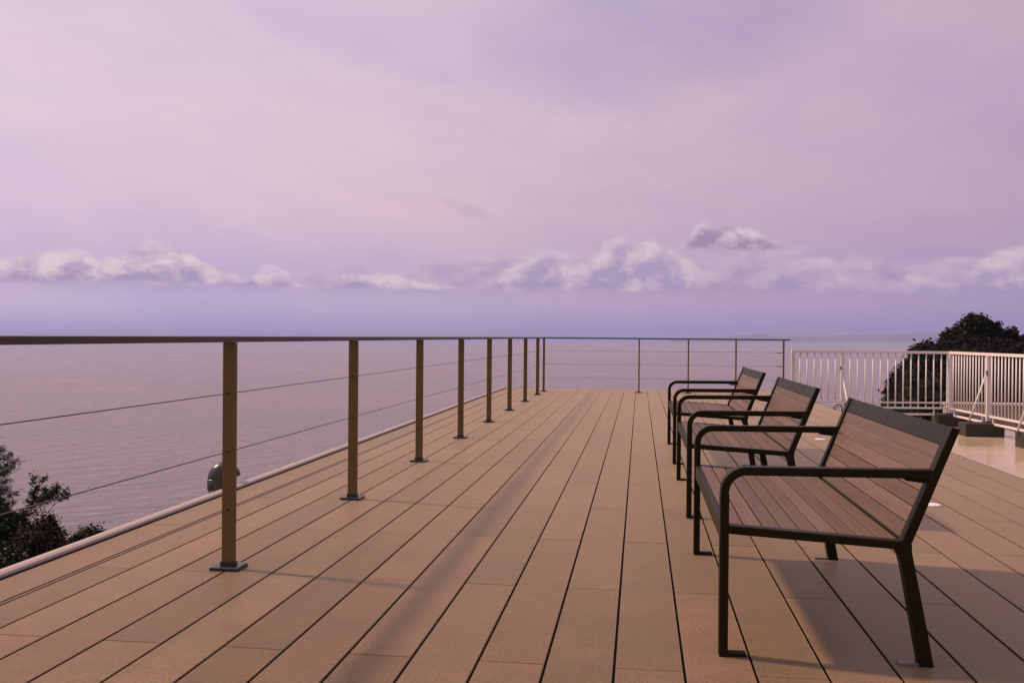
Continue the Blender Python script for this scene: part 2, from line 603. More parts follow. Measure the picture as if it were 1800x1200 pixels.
R_SEA = 12800.0
mb = MB()
N = 160
rings = [0, 60, 200, 700, 2500, R_SEA]
vs = [(0, 0, 0)]
fs = []
for ri, r in enumerate(rings[1:]):
    vs += [(r * math.cos(2 * PI * k / N), r * math.sin(2 * PI * k / N), 0) for k in range(N)]
    for k in range(N):
        a, b2 = 1 + ri * N + k, 1 + ri * N + (k + 1) % N
        fs.append((0, a, b2) if ri == 0 else (a - N, a, b2, b2 - N))
mb.add(vs, fs)
sea = mb.build('sea', 'sea')
sea.matrix_world = level_matrix(SEA_H)
sea['kind'] = 'structure'

# hills across the bay, barely visible through the air
mb = MB()
prof = [(1190, 0), (1230, 3), (1270, 6), (1305, 10.5), (1340, 12), (1375, 9.5), (1405, 11), (1440, 7.5), (1480, 9), (1530, 12), (1600, 16), (1680, 19), (1760, 16), (1850, 12), (1950, 4), (2000, 0)]
YD = 11500.0
vs, fs = [], []
for x, hpx in prof:
    X = (x - 900) / F * YD
    for k in range(7):
        tt = k / 6
        vs.append((X + 60 * math.sin(k * 2.1 + x), YD - 500 + 1400 * tt, (hpx * 0.62 / F * YD + 42) * math.sin(PI * tt) ** 0.8 * (0.92 + 0.08 * math.sin(x * 0.13 + k)) - 2))
for i in range(len(prof) - 1):
    for k in range(6):
        fs.append((i * 7 + k, i * 7 + 7 + k, i * 7 + 8 + k, i * 7 + 1 + k))
mb.add(vs, fs)
hills = mb.build('distant_hills', 'far', smooth_=True)
hills.matrix_world = level_matrix(SEA_H)
hills['kind'] = 'structure'

HAZE = 1.3e-4
if HAZE:
    hm = bpy.data.materials.new('sea_air')
    hm.use_nodes = True
    ht = hm.node_tree
    ht.nodes.clear()
    pv = ht.nodes.new('ShaderNodeVolumePrincipled')
    pv.inputs['Color'].default_value = (0.58, 0.65, 0.98, 1)
    pv.inputs['Density'].default_value = HAZE
    pv.inputs['Anisotropy'].default_value = 0.0
    oo = ht.nodes.new('ShaderNodeOutputMaterial')
    ht.links.new(pv.outputs[0], oo.inputs['Volume'])
    hz = MB().box(-13500, 13500, -13500, 14000, -SEA_H - 3, 70).build('haze', hm)
    hz.matrix_world = level_matrix(0)
    hz['kind'] = 'stuff'

# ------------------------------------------------------------------ building, roof, deck
X_L, X_R, Y_F, Y_B = -2.750, 2.98, 19.65, -4.0
ROOF = -0.60
bld = thing('building', 'pale rendered building under the wooden roof deck', 'building')
mb = MB()
mb.box(-3.20, 6.9, -8, 20.1, -20, ROOF - 0.02)
mb.box(-3.20, -2.87, -8, 20.0, ROOF - 0.02, -0.30)
mb.build('wall', 'wall', bld)
MB().box(2.2, 6.9, -8, 20.05, ROOF - 0.018, ROOF).build('roof', 'roof', bld)

deck = bpy.data.objects.new('deck', None)
COL.objects.link(deck)
deck['kind'] = 'structure'
gx = {k: -0.0731 + 0.2262 * k + (0.00036 if k > 0 else -0.0000) * k * k + (0.00031 * k * k if k < 0 else 0) for k in range(-11, 12)}
gx[12] = 2.722
edges = [X_L] + [gx[k] for k in range(-11, 13)] + [X_R]
GAP, JO, TH = 0.0098, 0.0040, 0.026
unit = {}
J0, PL = 3.115, 1.934


def plank_mesh(w, l):
    key = (round(w, 2), round(l, 3))
    if key not in unit:
        me_o = MB().cbox(-key[0] / 2, key[0] / 2, 0, key[1], -TH, 0, 0.0016).build('plank', 'deck')
        unit[key] = me_o.data
        bpy.data.objects.remove(me_o)
    return unit[key], w / key[0]


for i in range(len(edges) - 1):
    x0, x1 = edges[i] + GAP / 2, edges[i + 1] - GAP / 2
    k = i - 12                                   # row between gap k and k+1
    ph = J0 + (0 if k % 2 == 0 else PL / 2)
    ys = sorted(ph + PL * j for j in range(-2, 12))
    ys = [y for y in ys if 1.0 < y < Y_F - 0.15] + [Y_F]
    for a, b2 in zip(ys[:-1], ys[1:]):
        me, sx = plank_mesh(x1 - x0, b2 - a - JO)
        o = link('plank', me, deck, ((x0 + x1) / 2, a + JO / 2, random.uniform(-0.0006, 0.0002)))
        o.scale.x = sx
    # boards behind the photographer
    if i == 0:
        back = MB()
    yy = ys[0]
    while yy > Y_B:
        lo = max(Y_B, yy - PL)
        back.cbox(x0, x1, lo + JO / 2, yy - JO / 2, -TH, 0, 0.0016)
        yy = lo
bo = back.build('boards', 'deck', deck)
bo['kind'] = 'stuff'
for e in edges[1:-1]:                            # added black strips standing in for the shade in the board gaps
    MB().box(e - GAP / 2 + 0.0004, e + GAP / 2 - 0.0004, Y_B, Y_F - 0.004, -0.020, -0.0052).build('gap_shade_strip', 'gap_shade', deck)
mb = MB().box(X_L + 0.01, X_R - 0.01, Y_B, Y_F - 0.01, -0.075, -0.06)  # dark sheet added below the boards so their gaps look dark
y = Y_B + 0.3
while y < Y_F - 0.2:
    mb.box(X_L + 0.01, X_R - 0.01, y, y + 0.05, -0.0595, -TH - 0.001)
    y += 0.4835
mb.build('subframe', 'dark', deck)
mb = MB()
mb.box(X_L + 0.005, X_R - 0.005, Y_F + 0.001, Y_F + 0.02, -0.30, -0.006)
mb.box(X_R + 0.001, X_R + 0.02, Y_B, Y_F + 0.02, -0.30, -0.006)
mb.build('fascia', 'dark', deck)
mb = MB()
for y in np.arange(-3.5, 19.6, 1.2):
    for x in (-2.5, -1.2, 0.1, 1.4, 2.6):
        mb.box(x - 0.04, x + 0.04, y - 0.04, y + 0.04, ROOF - 0.019, -0.0755)
mb.build('pedestals', 'dark', deck)
MB().box(-2.7690, -2.7512, Y_B, Y_F, -0.02, -0.001).build('edge_shade_strip', 'gap_shade', deck)  # added black strip, draws the shaded line between deck and trim
# pale capping along the left edge
tr = MB()
tr.prism([(-2.853, -0.31), (-2.7695, -0.31), (-2.7695, 0.006), (-2.776, 0.014), (-2.795, 0.020), (-2.828, 0.018), (-2.846, 0.010), (-2.853, -0.004)], Y_B, Y_F + 0.03)
tr.build('edge_trim', 'trim', deck)

# ------------------------------------------------------------------ cable railings
RX = -1.868
PY0, PS = 4.158, 1.9029
CZ = (0.272, 0.5395, 0.806)
RT, RB = 1.068, 1.0415


def rail_post(parent, x, y, wx, wy, plate=True):
    p = MB().box(x - wx / 2, x + wx / 2, y - wy / 2, y + wy / 2, 0.012, RB - 0.001).build('post', 'post', parent, 0.002)
    MB().cbox(x - 0.066, x + 0.066, y - 0.060, y + 0.060, 0.0, 0.016, 0.003).build('base_plate', 'plate', p)
    MB().box(x - wx / 2 - 0.005, x + wx / 2 + 0.005, y - wy / 2 - 0.005, y + wy / 2 + 0.005, 0.0162, 0.034).build('collar', 'plate', p, 0.0015)
    return p


left = thing('cable_railing', 'long bronze cable railing along the left sea side of the deck', 'railing', group='cable railings round the deck')
ys = [PY0 + PS * i for i in range(-2, 8)]
for i, y in enumerate(ys):
    p = rail_post(left, RX, y, 0.060, 0.026)
    for z in CZ:
        MB().tube([(RX, y - 0.019, z), (RX, y - 0.0135, z), (RX, y - 0.0132, z), (RX, y + 0.0145, z)], [0.0038, 0.0042, 0.0068, 0.0068], 8).build('cable_ferrule', 'plate', p)
YC = 18.56
seams = [-1.0, PY0 - 0.045, PY0 + PS * 3 - 0.05, PY0 + PS * 6 - 0.05, YC + 0.025]
for a, b2 in zip(seams[:-1], seams[1:]):
    MB().box(RX - 0.028, RX + 0.028, a + 0.0012, b2 - 0.0012, RB, RT).build('top_rail', 'rail', left, 0.003)
for s in seams[1:-1]:
    MB().box(RX - 0.0265, RX + 0.0265, s - 0.05, s + 0.05, RB + 0.0015, RT - 0.0015).build('rail_sleeve', 'rail', left)
for z in CZ:
    MB().tube([(RX, -1.0, z), (RX, YC, z)], 0.0023, 6).build('cable', 'cable', left)

far = thing('cable_railing', 'short bronze cable railing across the far end of the deck', 'railing', group='cable railings round the deck')
FY = 18.62
fx = [(-1.866, 0.040, 18.56), (-0.008, 0.026, 18.79), (0.94, 0.026, 18.80), (1.85, 0.026, 18.82), (2.752, 0.030, 18.84)]


def fy(x): return 18.60 + (x + 1.866) * 0.052


for x, w, y in fx:
    rail_post(far, x, fy(x), w, 0.06 if w < 0.035 else 0.04)
for z0, z1, nm, x0, x1 in ((RB, RT, 'top_rail', -1.838, 2.875),):
    y0, y1 = fy(x0), fy(x1)
    mb = MB()
    mb.add([(x0, y0 - 0.025, z0), (x1, y1 - 0.025, z0), (x1, y1 + 0.025, z0), (x0, y0 + 0.025, z0), (x0, y0 - 0.025, z1), (x1, y1 - 0.025, z1), (x1, y1 + 0.025, z1), (x0, y0 + 0.025, z1)],
           [(0, 3, 2, 1), (4, 5, 6, 7), (0, 1, 5, 4), (1, 2, 6, 5), (2, 3, 7, 6), (3, 0, 4, 7)])
    mb.build(nm, 'rail', far, 0.003)
for z in CZ:
    c = MB().tube([(-1.866, fy(-1.866), z), (2.752, fy(2.752), z)], 0.0023, 6).build('cable', 'cable', far)
    MB().tube([(2.60, fy(2.60), z), (2.735, fy(2.735), z)], 0.0075, 8).build('turnbuckle', 'cable', c)


# ------------------------------------------------------------------ benches
def bez(p0, p1, p2, n=8):
    return [((1 - t) ** 2 * p0[0] + 2 * t * (1 - t) * p1[0] + t * t * p2[0], (1 - t) ** 2 * p0[1] + 2 * t * (1 - t) * p1[1] + t * t * p2[1]) for t in [i / n for i in range(n + 1)]]


def arc(cx, cz, r, a0, a1, n=10):
    return [(cx + r * math.cos(a0 + (a1 - a0) * i / n), cz + r * math.sin(a0 + (a1 - a0) * i / n)) for i in range(n + 1)]


BW, BL = 0.05, 1.57          # frame bar width, bench length


def make_bench(loc, label):
    b = thing('park_bench', label, 'bench', loc, 'benches in a row on the deck')
    # coordinates: x across (front at 0.276), y from near frame outer face, z up
    for y0 in (0.0, BL - BW):
        y1 = y0 + BW
        leg = MB().box(0.276, 0.306, y0, y1, 0.0, 0.555).build('front_leg', 'bench', b, 0.003)
        MB().cbox(0.3065, 0.368, y0 + 0.006, y1 - 0.006, 0.0, 0.012, 0.002).build('foot_plate', 'bench', leg, 0.0)
        # arm: quarter bend, then level to the back upright
        outer = [(0.2765, 0.5555)] + arc(0.366, 0.556, 0.0895, PI, PI / 2, 12)[1:] + [(0.975, 0.6515)]
        inner = [(0.3045, 0.5555)] + arc(0.366, 0.556, 0.0605, PI, PI / 2, 12)[1:] + [(0.966, 0.6215)]
        arm = MB().strip(inner, outer, y0 + 0.001, y1 - 0.001).build('armrest', 'bench', b, 0.003)
        MB().prism([(0.872, 0.6178), (0.882, 0.612), (0.93, 0.606), (0.9405, 0.606), (0.9455, 0.6195)], y0 + 0.012, y1 - 0.012).build('arm_bracket', 'bench', arm, 0.001)
        # small bolt heads under the arm
        # seat rail
        MB().prism([(0.3065, 0.417), (0.842, 0.386), (0.866, 0.412), (0.3065, 0.446)], y0 + 0.0008, y1 - 0.0008).build('seat_rail', 'bench', b, 0.003)
        # back upright
        MB().prism([(0.8665, 0.412), (0.8985, 0.408), (1.046, 0.787), (1.020, 0.795)], y0, y1).build('back_upright', 'bench', b, 0.003)
        # rear leg with its knee
        rl = MB().prism([(0.926, 0.0), (0.972, 0.0), (0.952, 0.11), (0.8995, 0.375), (0.8985, 0.4075), (0.8665, 0.4115), (0.8425, 0.3855), (0.857, 0.368), (0.868, 0.325)], y0 + 0.0004, y1 - 0.0004).build('rear_leg', 'bench', b, 0.003)
        MB().cbox(0.862, 0.9285, y0 + 0.006, y1 - 0.006, 0.0, 0.010, 0.002).build('foot_plate', 'galv', rl)
    ya, yb = BW + 0.0015, BL - BW - 0.0015
    # front apron and its lip
    MB().prism([(0.281, 0.386), (0.289, 0.386), (0.289, 0.440), (0.304, 0.440), (0.304, 0.446), (0.281, 0.446)], ya, yb).build('front_apron', 'bench', b, 0.0015)
    # seat slats follow the fall of the seat
    pitch = 0.0610
    x = 0.3065
    for i in range(9):
        w = (0.0565 if i < 8 else 0.0600) if i else 0.0510
        z = 0.4445 - (x - 0.3065) * 0.061
        dz = w * 0.061
        MB().prism([(x, z - 0.022), (x + w, z - 0.022 - dz), (x + w, z - 0.002 - dz), (x + w - 0.002, z - dz), (x + 0.002, z), (x, z - 0.002)], ya + random.uniform(0, 0.001), yb).build('seat_slat', 'slat', b)
        x += w + 0.0065
    # back slats and the metal top board, in the plane of the uprights
    p0, p1 = Vector((0.8745, 0.4125)), Vector((1.0235, 0.7925))
    d = (p1 - p0).normalized()
    nrm = Vector((d.y, -d.x))                    # towards the rear
    L = (p1 - p0).length
    n_s, plate_h = 6, 0.066
    pit = (L - plate_h) / n_s

    def slab(a, c, t0, t1, name, mat, bv):
        q = [p0 + d * a + nrm * t0, p0 + d * a + nrm * t1, p0 + d * c + nrm * t1, p0 + d * c + nrm * t0]
        MB().prism([(v.x, v.y) for v in q], ya, yb).build(name, mat, b, bv)
    for i in range(n_s):
        slab(i * pit + 0.0012, (i + 1) * pit - 0.0014, 0.005, 0.030, 'back_slat', 'slat', 0.0015)
    slab(L - plate_h - 0.0008, L, 0.002, 0.031, 'top_board', 'bench', 0.002)
    MB().prism([(0.8735, 0.388), (0.904, 0.388), (0.912, 0.412), (0.8835, 0.4105)], ya, yb).build('light_stop_bar', 'bench', b, 0.001)  # added bar, blocks light coming through the seat-to-back gap
    # hidden cross bars that carry the slats
    MB().box(0.35, 0.86, BL / 2 - 0.02, BL / 2 + 0.02, 0.372, 0.384).build('cross_bar', 'bench', b)
    return b


b1 = make_bench((0.0, 3.28, 0.0), 'nearest dark framed wooden slat bench, seen whole in front')
copy_tree(b1, (0.011, 5.765, 0.0), 'middle dark framed wooden slat bench between the other two')
copy_tree(b1, (0.012, 8.205, 0.0), 'farthest dark framed wooden slat bench near the far cable railing')

# ------------------------------------------------------------------ small discs let into the deck
for (x, y), lb in (((1.935, 10.55), 'small white disc set in the deck behind the middle bench'),
                   ((1.903, 6.52), 'small white disc set in the deck behind the nearest bench')):
    n = 24
    mb = MB()
    r = 0.058
    vs = [(r * math.cos(2 * PI * k / n), r * math.sin(2 * PI * k / n), z) for z in (0.0005, 0.005) for k in range(n)]
    vs += [(r * 0.86 * math.cos(2 * PI * k / n), r * 0.86 * math.sin(2 * PI * k / n), 0.008) for k in range(n)]
    fs = [(i, (i + 1) % n, (i + 1) % n + n, i + n) for i in range(n)] + [(i + n, (i + 1) % n + n, (i + 1) % n + 2 * n, i + 2 * n) for i in range(n)]
    fs += [tuple(range(2 * n, 3 * n)), tuple(reversed(range(n)))]
    mb.add(vs, fs)
    tag(mb.build('deck_light', 'disc', loc=(x, y, 0)), lb, 'deck light', 'white discs set in the deck')

# ------------------------------------------------------------------ vent pipe over the left edge
VX, VY = -2.995, 6.46
vent = thing('vent_pipe', 'dark grey gooseneck vent pipe rising past the left deck edge behind the first post', 'vent pipe', (VX, VY, -0.30))
MB().tube([(0, 0, 0), (0, 0, 0.285)], 0.063, 20).build('riser', 'vent', vent, 0, True)
MB().tube([(0, 0, 0.265), (0, 0, 0.271), (0, 0, 0.336), (0, 0, 0.342)], [0.066, 0.069, 0.069, 0.066], 24).build('collar', 'vent', vent, 0, True)
R1 = 0.050
pts = [(0, 0, 0.343)] + [(R1 - R1 * math.cos(t), 0, 0.348 + R1 * math.sin(t) * 1.0) for t in np.linspace(0, PI * 0.97, 15)]
MB().tube(pts, [0.0655] * len(pts), 24).build('bend', 'vent', vent, 0, True)
vent.rotation_euler.z = math.radians(20)

# ------------------------------------------------------------------ white baluster fence on the roof
ZT = 0.836


def on_px(px, y):
    a = math.atan((px - 900) / F) - math.atan2(-CF.x, CF.y)
    return math.tan(a) * y


A0 = Vector((on_px(1394.5, 19.15), 19.15))
A1 = Vector((on_px(1481.5, 19.30), 19.30))
A2 = Vector((on_px(1668.5, 19.60), 19.60))
B1 = Vector((on_px(1738.5, 17.72), 17.72))
B2 = Vector((on_px(1828.0, 15.90), 15.90))
B3 = B2 + (B2 - B1)
B4 = B3 + (B2 - B1)


def bar_between(p, q, z0, z1, t, name, parent, mat='white', bev=0.003):
    d = (q - p).normalized()
    n = Vector((-d.y, d.x)) * t / 2
    vs = [(*(p - n), z0), (*(q - n), z0), (*(q + n), z0), (*(p + n), z0), (*(p - n), z1), (*(q - n), z1), (*(q + n), z1), (*(p + n), z1)]
    return MB().add(vs, [(0, 3, 2, 1), (4, 5, 6, 7), (0, 1, 5, 4), (1, 2, 6, 5), (2, 3, 7, 6), (3, 0, 4, 7)]).build(name, mat, parent, bev)


def fence_run(label, nodes, nbars, zbot, blocks_z, braces):
    fe = thing('baluster_fence', label, 'fence', group='white baluster fences on the roof')
    for i, p in enumerate(nodes):
        if p is None:
            continue
        q = nodes[i + 1] if i + 1 < len(nodes) else nodes[i - 1]
        pst = MB().box(p.x - 0.036, p.x + 0.036, p.y - 0.026, p.y + 0.026, blocks_z[i], ZT - 0.03).build('post', 'white', fe, 0.003)
        MB().box(p.x - 0.045, p.x + 0.045, p.y - 0.034, p.y + 0.034, blocks_z[i] - 0.0005, blocks_z[i] + 0.022).build('post_shoe', 'plate', pst)
        if braces[i]:
            bx, by = braces[i]
            br = MB().tube([(p.x - 0.045 + 0.3 * bx * 0.05, p.y - 0.035, 0.50), (p.x + bx, p.y + by, blocks_z[i] + 0.01)], 0.016, 10).build('brace', 'white', fe, 0, True)
            MB().box(p.x - 0.062, p.x - 0.03, p.y - 0.062, p.y - 0.0265, 0.46, 0.545).build('brace_clamp', 'galv', br, 0.003)
            MB().box(p.x + bx - 0.03, p.x + bx + 0.03, p.y + by - 0.03, p.y + by + 0.03, blocks_z[i] - 0.0005, blocks_z[i] + 0.014).build('brace_foot', 'plate', br)
    for i in range(len(nodes) - 1):
        p, q = nodes[i], nodes[i + 1]
        d = (q - p).normalized()
        e = 0.0365
        bar_between(p - d * (0.036 if i == 0 else -0.0005), q - d * 0.0005 if i + 1 < len(nodes) - 1 else q + d * 0.036, ZT - 0.0295, ZT + 0.022, 0.062, 'top_rail', fe)
        zb = zbot[i]
        bar_between(p + d * e, q - d * e, zb, zb + 0.036, 0.040, 'bottom_rail', fe)
        if zbot[i] < -0.2 and i == 1 and len(nodes) == 3:
            bar_between(p + d * e, q - d * e, -0.168, -0.138, 0.020, 'middle_rail', fe)
        nb = nbars[i]
        for k in range(nb):
            c = p.lerp(q, (k + 1) / (nb + 1))
            MB().tube([(c.x, c.y, zb + 0.0365), (c.x, c.y, ZT - 0.030)], 0.0135, 8).build('baluster', 'white', fe, 0, True)
        if zbot[i] < -0.2:                        # hanging toe frame under the panel
            ta, tb = p.lerp(q, 0.10), p.lerp(q, 0.87)
            tf = bar_between(ta, tb, zb - 0.125, zb - 0.085, 0.022, 'toe_bar', fe)
            for c in (ta.lerp(tb, 0.01), ta.lerp(tb, 0.99)):
                MB().box(c.x - 0.011, c.x + 0.011, c.y - 0.011, c.y + 0.011, zb - 0.0845, zb - 0.0005).build('toe_drop', 'white', tf)
    return fe


BT = ROOF + 0.232
fence_run('white baluster fence running crosswise beyond the deck corner', [A0, A1, A2], [6, 13], [-0.165, -0.275], [ROOF, ROOF, BT], [None, (0.03, -0.85), None])
fence_run('white baluster fence running towards the viewer at the right edge', [A2 + Vector((0.012, -0.075)), B1, B2, B3, B4], [12, 13, 13, 13], [-0.275] * 4, [BT, BT, BT, BT, BT],
          [None, (-0.33, -0.02), (-0.33, -0.02), (-0.33, -0.02), None])

blk = None
for (cx, cy), lb in (((A2.x + 0.06, A2.y - 0.02), 'dark concrete footing block under the corner of the white fences'),
                     ((B1.x - 0.135, B1.y - 0.06), 'large dark concrete footing block with the slanted white brace standing on it'),
                     ((B2.x + 0.02, B2.y - 0.06), 'concrete footing block cut off by the right picture edge'),
                     ((B3.x, B3.y), 'concrete footing block of the white fence beyond the right picture edge'),
                     ((B4.x, B4.y), 'last concrete footing block at the end of the white fence')):
    if blk is None:
        o = MB().cbox(-0.318, 0.318, -0.20, 0.20, 0.0, 0.2315, 0.012).build('concrete_block', 'block')
        blk = o.data
    else:
        o = link('concrete_block', blk)
    o.location = (cx, cy, ROOF + 0.0003)
    tag(o, lb, 'concrete block', 'footing blocks of the white fence')

# hooped pipe by the fence post
hoop = MB()
hx, hy = on_px(1474, 17.4), 17.4
hp = [(-0.065, 0, 0)] + [(-0.065 * math.cos(t), 0, 0.46 + 0.065 * math.sin(t)) for t in np.linspace(0, PI, 13)] + [(0.065, 0, 0)]
hoop.tube(hp, 0.0125, 10)
tag(hoop.build('hooped_pipe', 'galv', None, 0, True, (hx, hy, ROOF)), 'thin grey hooped pipe standing on the roof beside the white fence post', 'pipe')

# low parapet of the terrace behind the fence
par = thing('parapet_wall', 'low tan parapet wall with pale coping seen through the white balusters', 'wall', (0, 0, 0))
px0, px1, py = on_px(1664, 22.0), 30.0, 22.0
MB().box(px0, px1, py, py + 0.2, -9.0, -0.345).build('wall', 'parapet', par)
MB().box(px0 - 0.03, px1, py - 0.03, py + 0.23, -0.3445, -0.295).build('coping', 'white', par, 0.004)


# ------------------------------------------------------------------ vegetation
def rand_unit(n):
    v = rng.normal(size=(n, 3))
    return v / (np.linalg.norm(v, axis=1)[:, None] + 1e-9)


def crown_points(blobs, n, jitter=0.25, shell=0.55):
    """points in a set of uneven blobs (cx,cy,cz,rx,ry,rz), mostly near their surface"""
    w = np.array([b[3] * b[4] + b[4] * b[5] + b[3] * b[5] for b in blobs])
    ids = rng.choice(len(blobs), n, p=w / w.sum())
    b = np.array(blobs)[ids]
    d = rand_unit(n)
    rad = shell + (1 - shell) * rng.random(n) ** 0.7
    rad *= 1 + rng.normal(size=n) * jitter * 0.4
    return b[:, :3] + d * b[:, 3:] * rad[:, None], d


def clump(points, dirs, per, spread, size, up=0.5):
    n = len(points)
    P = np.repeat(points, per, 0) + rng.normal(size=(n * per, 3)) * spread
    Nn = np.repeat(dirs, per, 0) * 0.6 + rng.normal(size=(n * per, 3)) * 0.7
    Nn[:, 2] += up
    S = size * (0.6 + 0.8 * rng.random(n * per))
    return P, Nn, S


def branchy(base, height, spread, seed, levels=4, r0=0.05, lean=(0, 0)):
    """limbs as tapered tubes; returns mesh builder and tip points"""
    rnd = random.Random(seed)
    mb = MB()
    tips = []

    def grow(p, d, length, r, lv):
        pts, rs = [p], [r]
        q, dd = Vector(p), Vector(d)
        for i in range(4):
            dd = (dd + Vector((rnd.gauss(0, .16), rnd.gauss(0, .16), rnd.gauss(0.06, .10)))).normalized()
            q = q + dd * length / 4
            pts.append(q.copy())
            rs.append(r * (1 - 0.12 * (i + 1)))
        mb.tube(pts, rs, 6 if lv < 2 else 5)
        if lv >= levels:
            tips.extend(pts[2:])
            return
        if lv >= levels - 1:
            tips.append(pts[-1])
        for k in range(rnd.choice((2, 3, 3))):
            a = rnd.uniform(0, 2 * PI)
            s = spread * rnd.uniform(0.6, 1.2)
            nd = (dd + Vector((math.cos(a) * s, math.sin(a) * s, rnd.uniform(-0.1, 0.4)))).normalized()
            st = pts[-1] if k == 0 else pts[rnd.choice((2, 3, 4))]
            grow(st, nd, length * rnd.uniform(0.6, 0.82), max(rs[-1] * 0.72, 0.004), lv + 1)
    grow(Vector(base), Vector((lean[0], lean[1], 1)).normalized(), height, r0, 0)
    return mb, tips


def seen(px, py, Yd):
    """point on the ray of photo pixel (px,py) at deck distance Yd"""
    d = CR * ((px - 900) / F) - CU * ((py - 600) / F) + CF
    return EYE + d * (Yd / d.y)


# hillside below the left of the deck
def hill_z(x, y):
    d = math.hypot(max(0.0, -x - 12.5), max(0.0, y - 20.5))
    z = -4.25 - 0.05 * max(0, -x - 4) - 0.55 * d - 0.012 * d * d
    z += 0.25 * math.sin(x * 0.7 + y * 0.4) + 0.18 * math.sin(x * 1.7 - y * 1.1)
    return z


mb = MB()
nx, ny = 46, 50
vs = [(-3.1 - 60 * (i / nx) ** 1.5, -10 + 70 * j / ny, 0) for j in range(ny + 1) for i in range(nx + 1)]
vs = [(x, y, max(hill_z(x, y), -45)) for x, y, _ in vs]
fs = [(j * (nx + 1) + i, j * (nx + 1) + i + 1, (j + 1) * (nx + 1) + i + 1, (j + 1) * (nx + 1) + i) for j in range(ny) for i in range(nx)]
mb.add(vs, fs)
hs = mb.build('hillside', 'soil', smooth_=True)
hs['kind'] = 'structure'

# garden ground below the roof on the right and beyond its far end
def garden_z(x, y):
    d = max(0.0, y - 33.0)
    e = max(0.0, x - 34.0)
    return max(-44.0, -2.7 - 0.03 * abs(x - 8) - 0.5 * d - 0.03 * d * d - 0.05 * e * e + 0.15 * math.sin(x * 0.9 + y * 0.6))


mb = MB()
for x0, x1, y0, y1 in ((-3.1, 60, 20.12, 62), (6.92, 60, -12, 20.12)):
    nx, ny = 40, 36
    vs = [(x0 + (x1 - x0) * i / nx, y0 + (y1 - y0) * j / ny) for j in range(ny + 1) for i in range(nx + 1)]
    mb.add([(x, y, garden_z(x, y)) for x, y in vs],
           [(j * (nx + 1) + i, j * (nx + 1) + i + 1, (j + 1) * (nx + 1) + i + 1, (j + 1) * (nx + 1) + i) for j in range(ny) for i in range(nx)])
gd = mb.build('garden_ground', 'soil', smooth_=True)
gd['kind'] = 'structure'

# open leafy tree at the left edge
c = seen(66, 935, 18.0)
t = thing('leafy_tree', 'small open-branched leafy tree against the sea at the left edge', 'tree', tuple(c))
gz = hill_z(c.x, c.y) - c.z
mb, tips = branchy((0, 0, -0.12), 0.44, 1.0, 21, 4, 0.026, (0.12, 0.0))
m2, tips2 = branchy((-0.30, 0.1, -0.25), 0.46, 0.85, 8, 4, 0.026, (-0.1, 0.0))
mb.add(m2.v, m2.f)
tips += tips2
mb.tube([(0.02, 0.02, gz - 0.1), (-0.06, 0, -0.6), (0, 0, -0.11)], [0.05, 0.04, 0.026], 6)
mb.tube([(-0.1, 0.05, gz - 0.1), (-0.22, 0.08, -0.7), (-0.30, 0.1, -0.24)], [0.05, 0.035, 0.026], 6)
mb.build('trunk', 'bark', t)
P, Nn, S = clump(np.array([tuple(v) for v in tips]), rand_unit(len(tips)), 8, 0.030, 0.026, 0.4)
quads_object('crown', P, Nn, S, 'leaf', t, 0.5)

# conifer bough reaching in at the very left
c = seen(-30, 872, 17.0)
t = thing('conifer_tree', 'needle-leaved tree whose bough reaches in at the far left', 'tree', tuple(c))
gz = hill_z(c.x, c.y) - c.z
mb = MB().tube([(0, 0, gz - 0.2), (0.03, 0, -0.6), (0, 0.02, 0.3), (0.02, 0, 1.0)], [0.10, 0.085, 0.06, 0.02], 8)
pts, dirs = [], []
for k in range(46):
    z = -0.9 + 1.7 * k / 46
    a = k * 2.4
    L = (0.95 - 0.40 * (k / 46)) * random.uniform(0.6, 1.15)
    e = Vector((math.cos(a) * L, math.sin(a) * L, z + 0.28 * L))
    s = Vector((0.02, 0, z))
    mb.tube([s, s.lerp(e, 0.5) + Vector((0, 0, -0.03)), e], [0.014, 0.009, 0.003], 5)
    for tt in np.linspace(0.25, 1, 16):
        for _ in range(2):
            pts.append(tuple(s.lerp(e, tt) + Vector((random.gauss(0, .025), random.gauss(0, .025), random.gauss(0, .02)))))
            dirs.append((math.cos(a), math.sin(a), 0.6))
mb.build('trunk', 'bark', t)
P, Nn, S = clump(np.array(pts), np.array(dirs), 9, 0.035, 0.05, 0.2)
quads_object('crown', P, Nn, S, 'needle', t, 0.12)

# dense dark shrubs
def shrub(px, py, Yd, blobs, n, size, label, mat='shrub', name='shrub', per=7, spread=0.05):
    c = seen(px, py, Yd)
    t = thing(name, label, 'shrub', tuple(c), 'shrubs on the slope below the deck')
    gz = hill_z(c.x, c.y) - c.z
    mb = MB()
    for bx, by, bz, *_ in blobs:
        mb.tube([(bx * 0.2, by * 0.2, gz - 0.1), (bx * 0.6, by * 0.6, (gz + bz) / 2), (bx, by, bz)], [0.03, 0.022, 0.010], 5)
    mb.build('stem', 'bark', t)
    p, d = crown_points(blobs, n)
    P, Nn, S = clump(p, d, per, spread, size)
    quads_object('crown', P, Nn, S, mat, t)
    return t


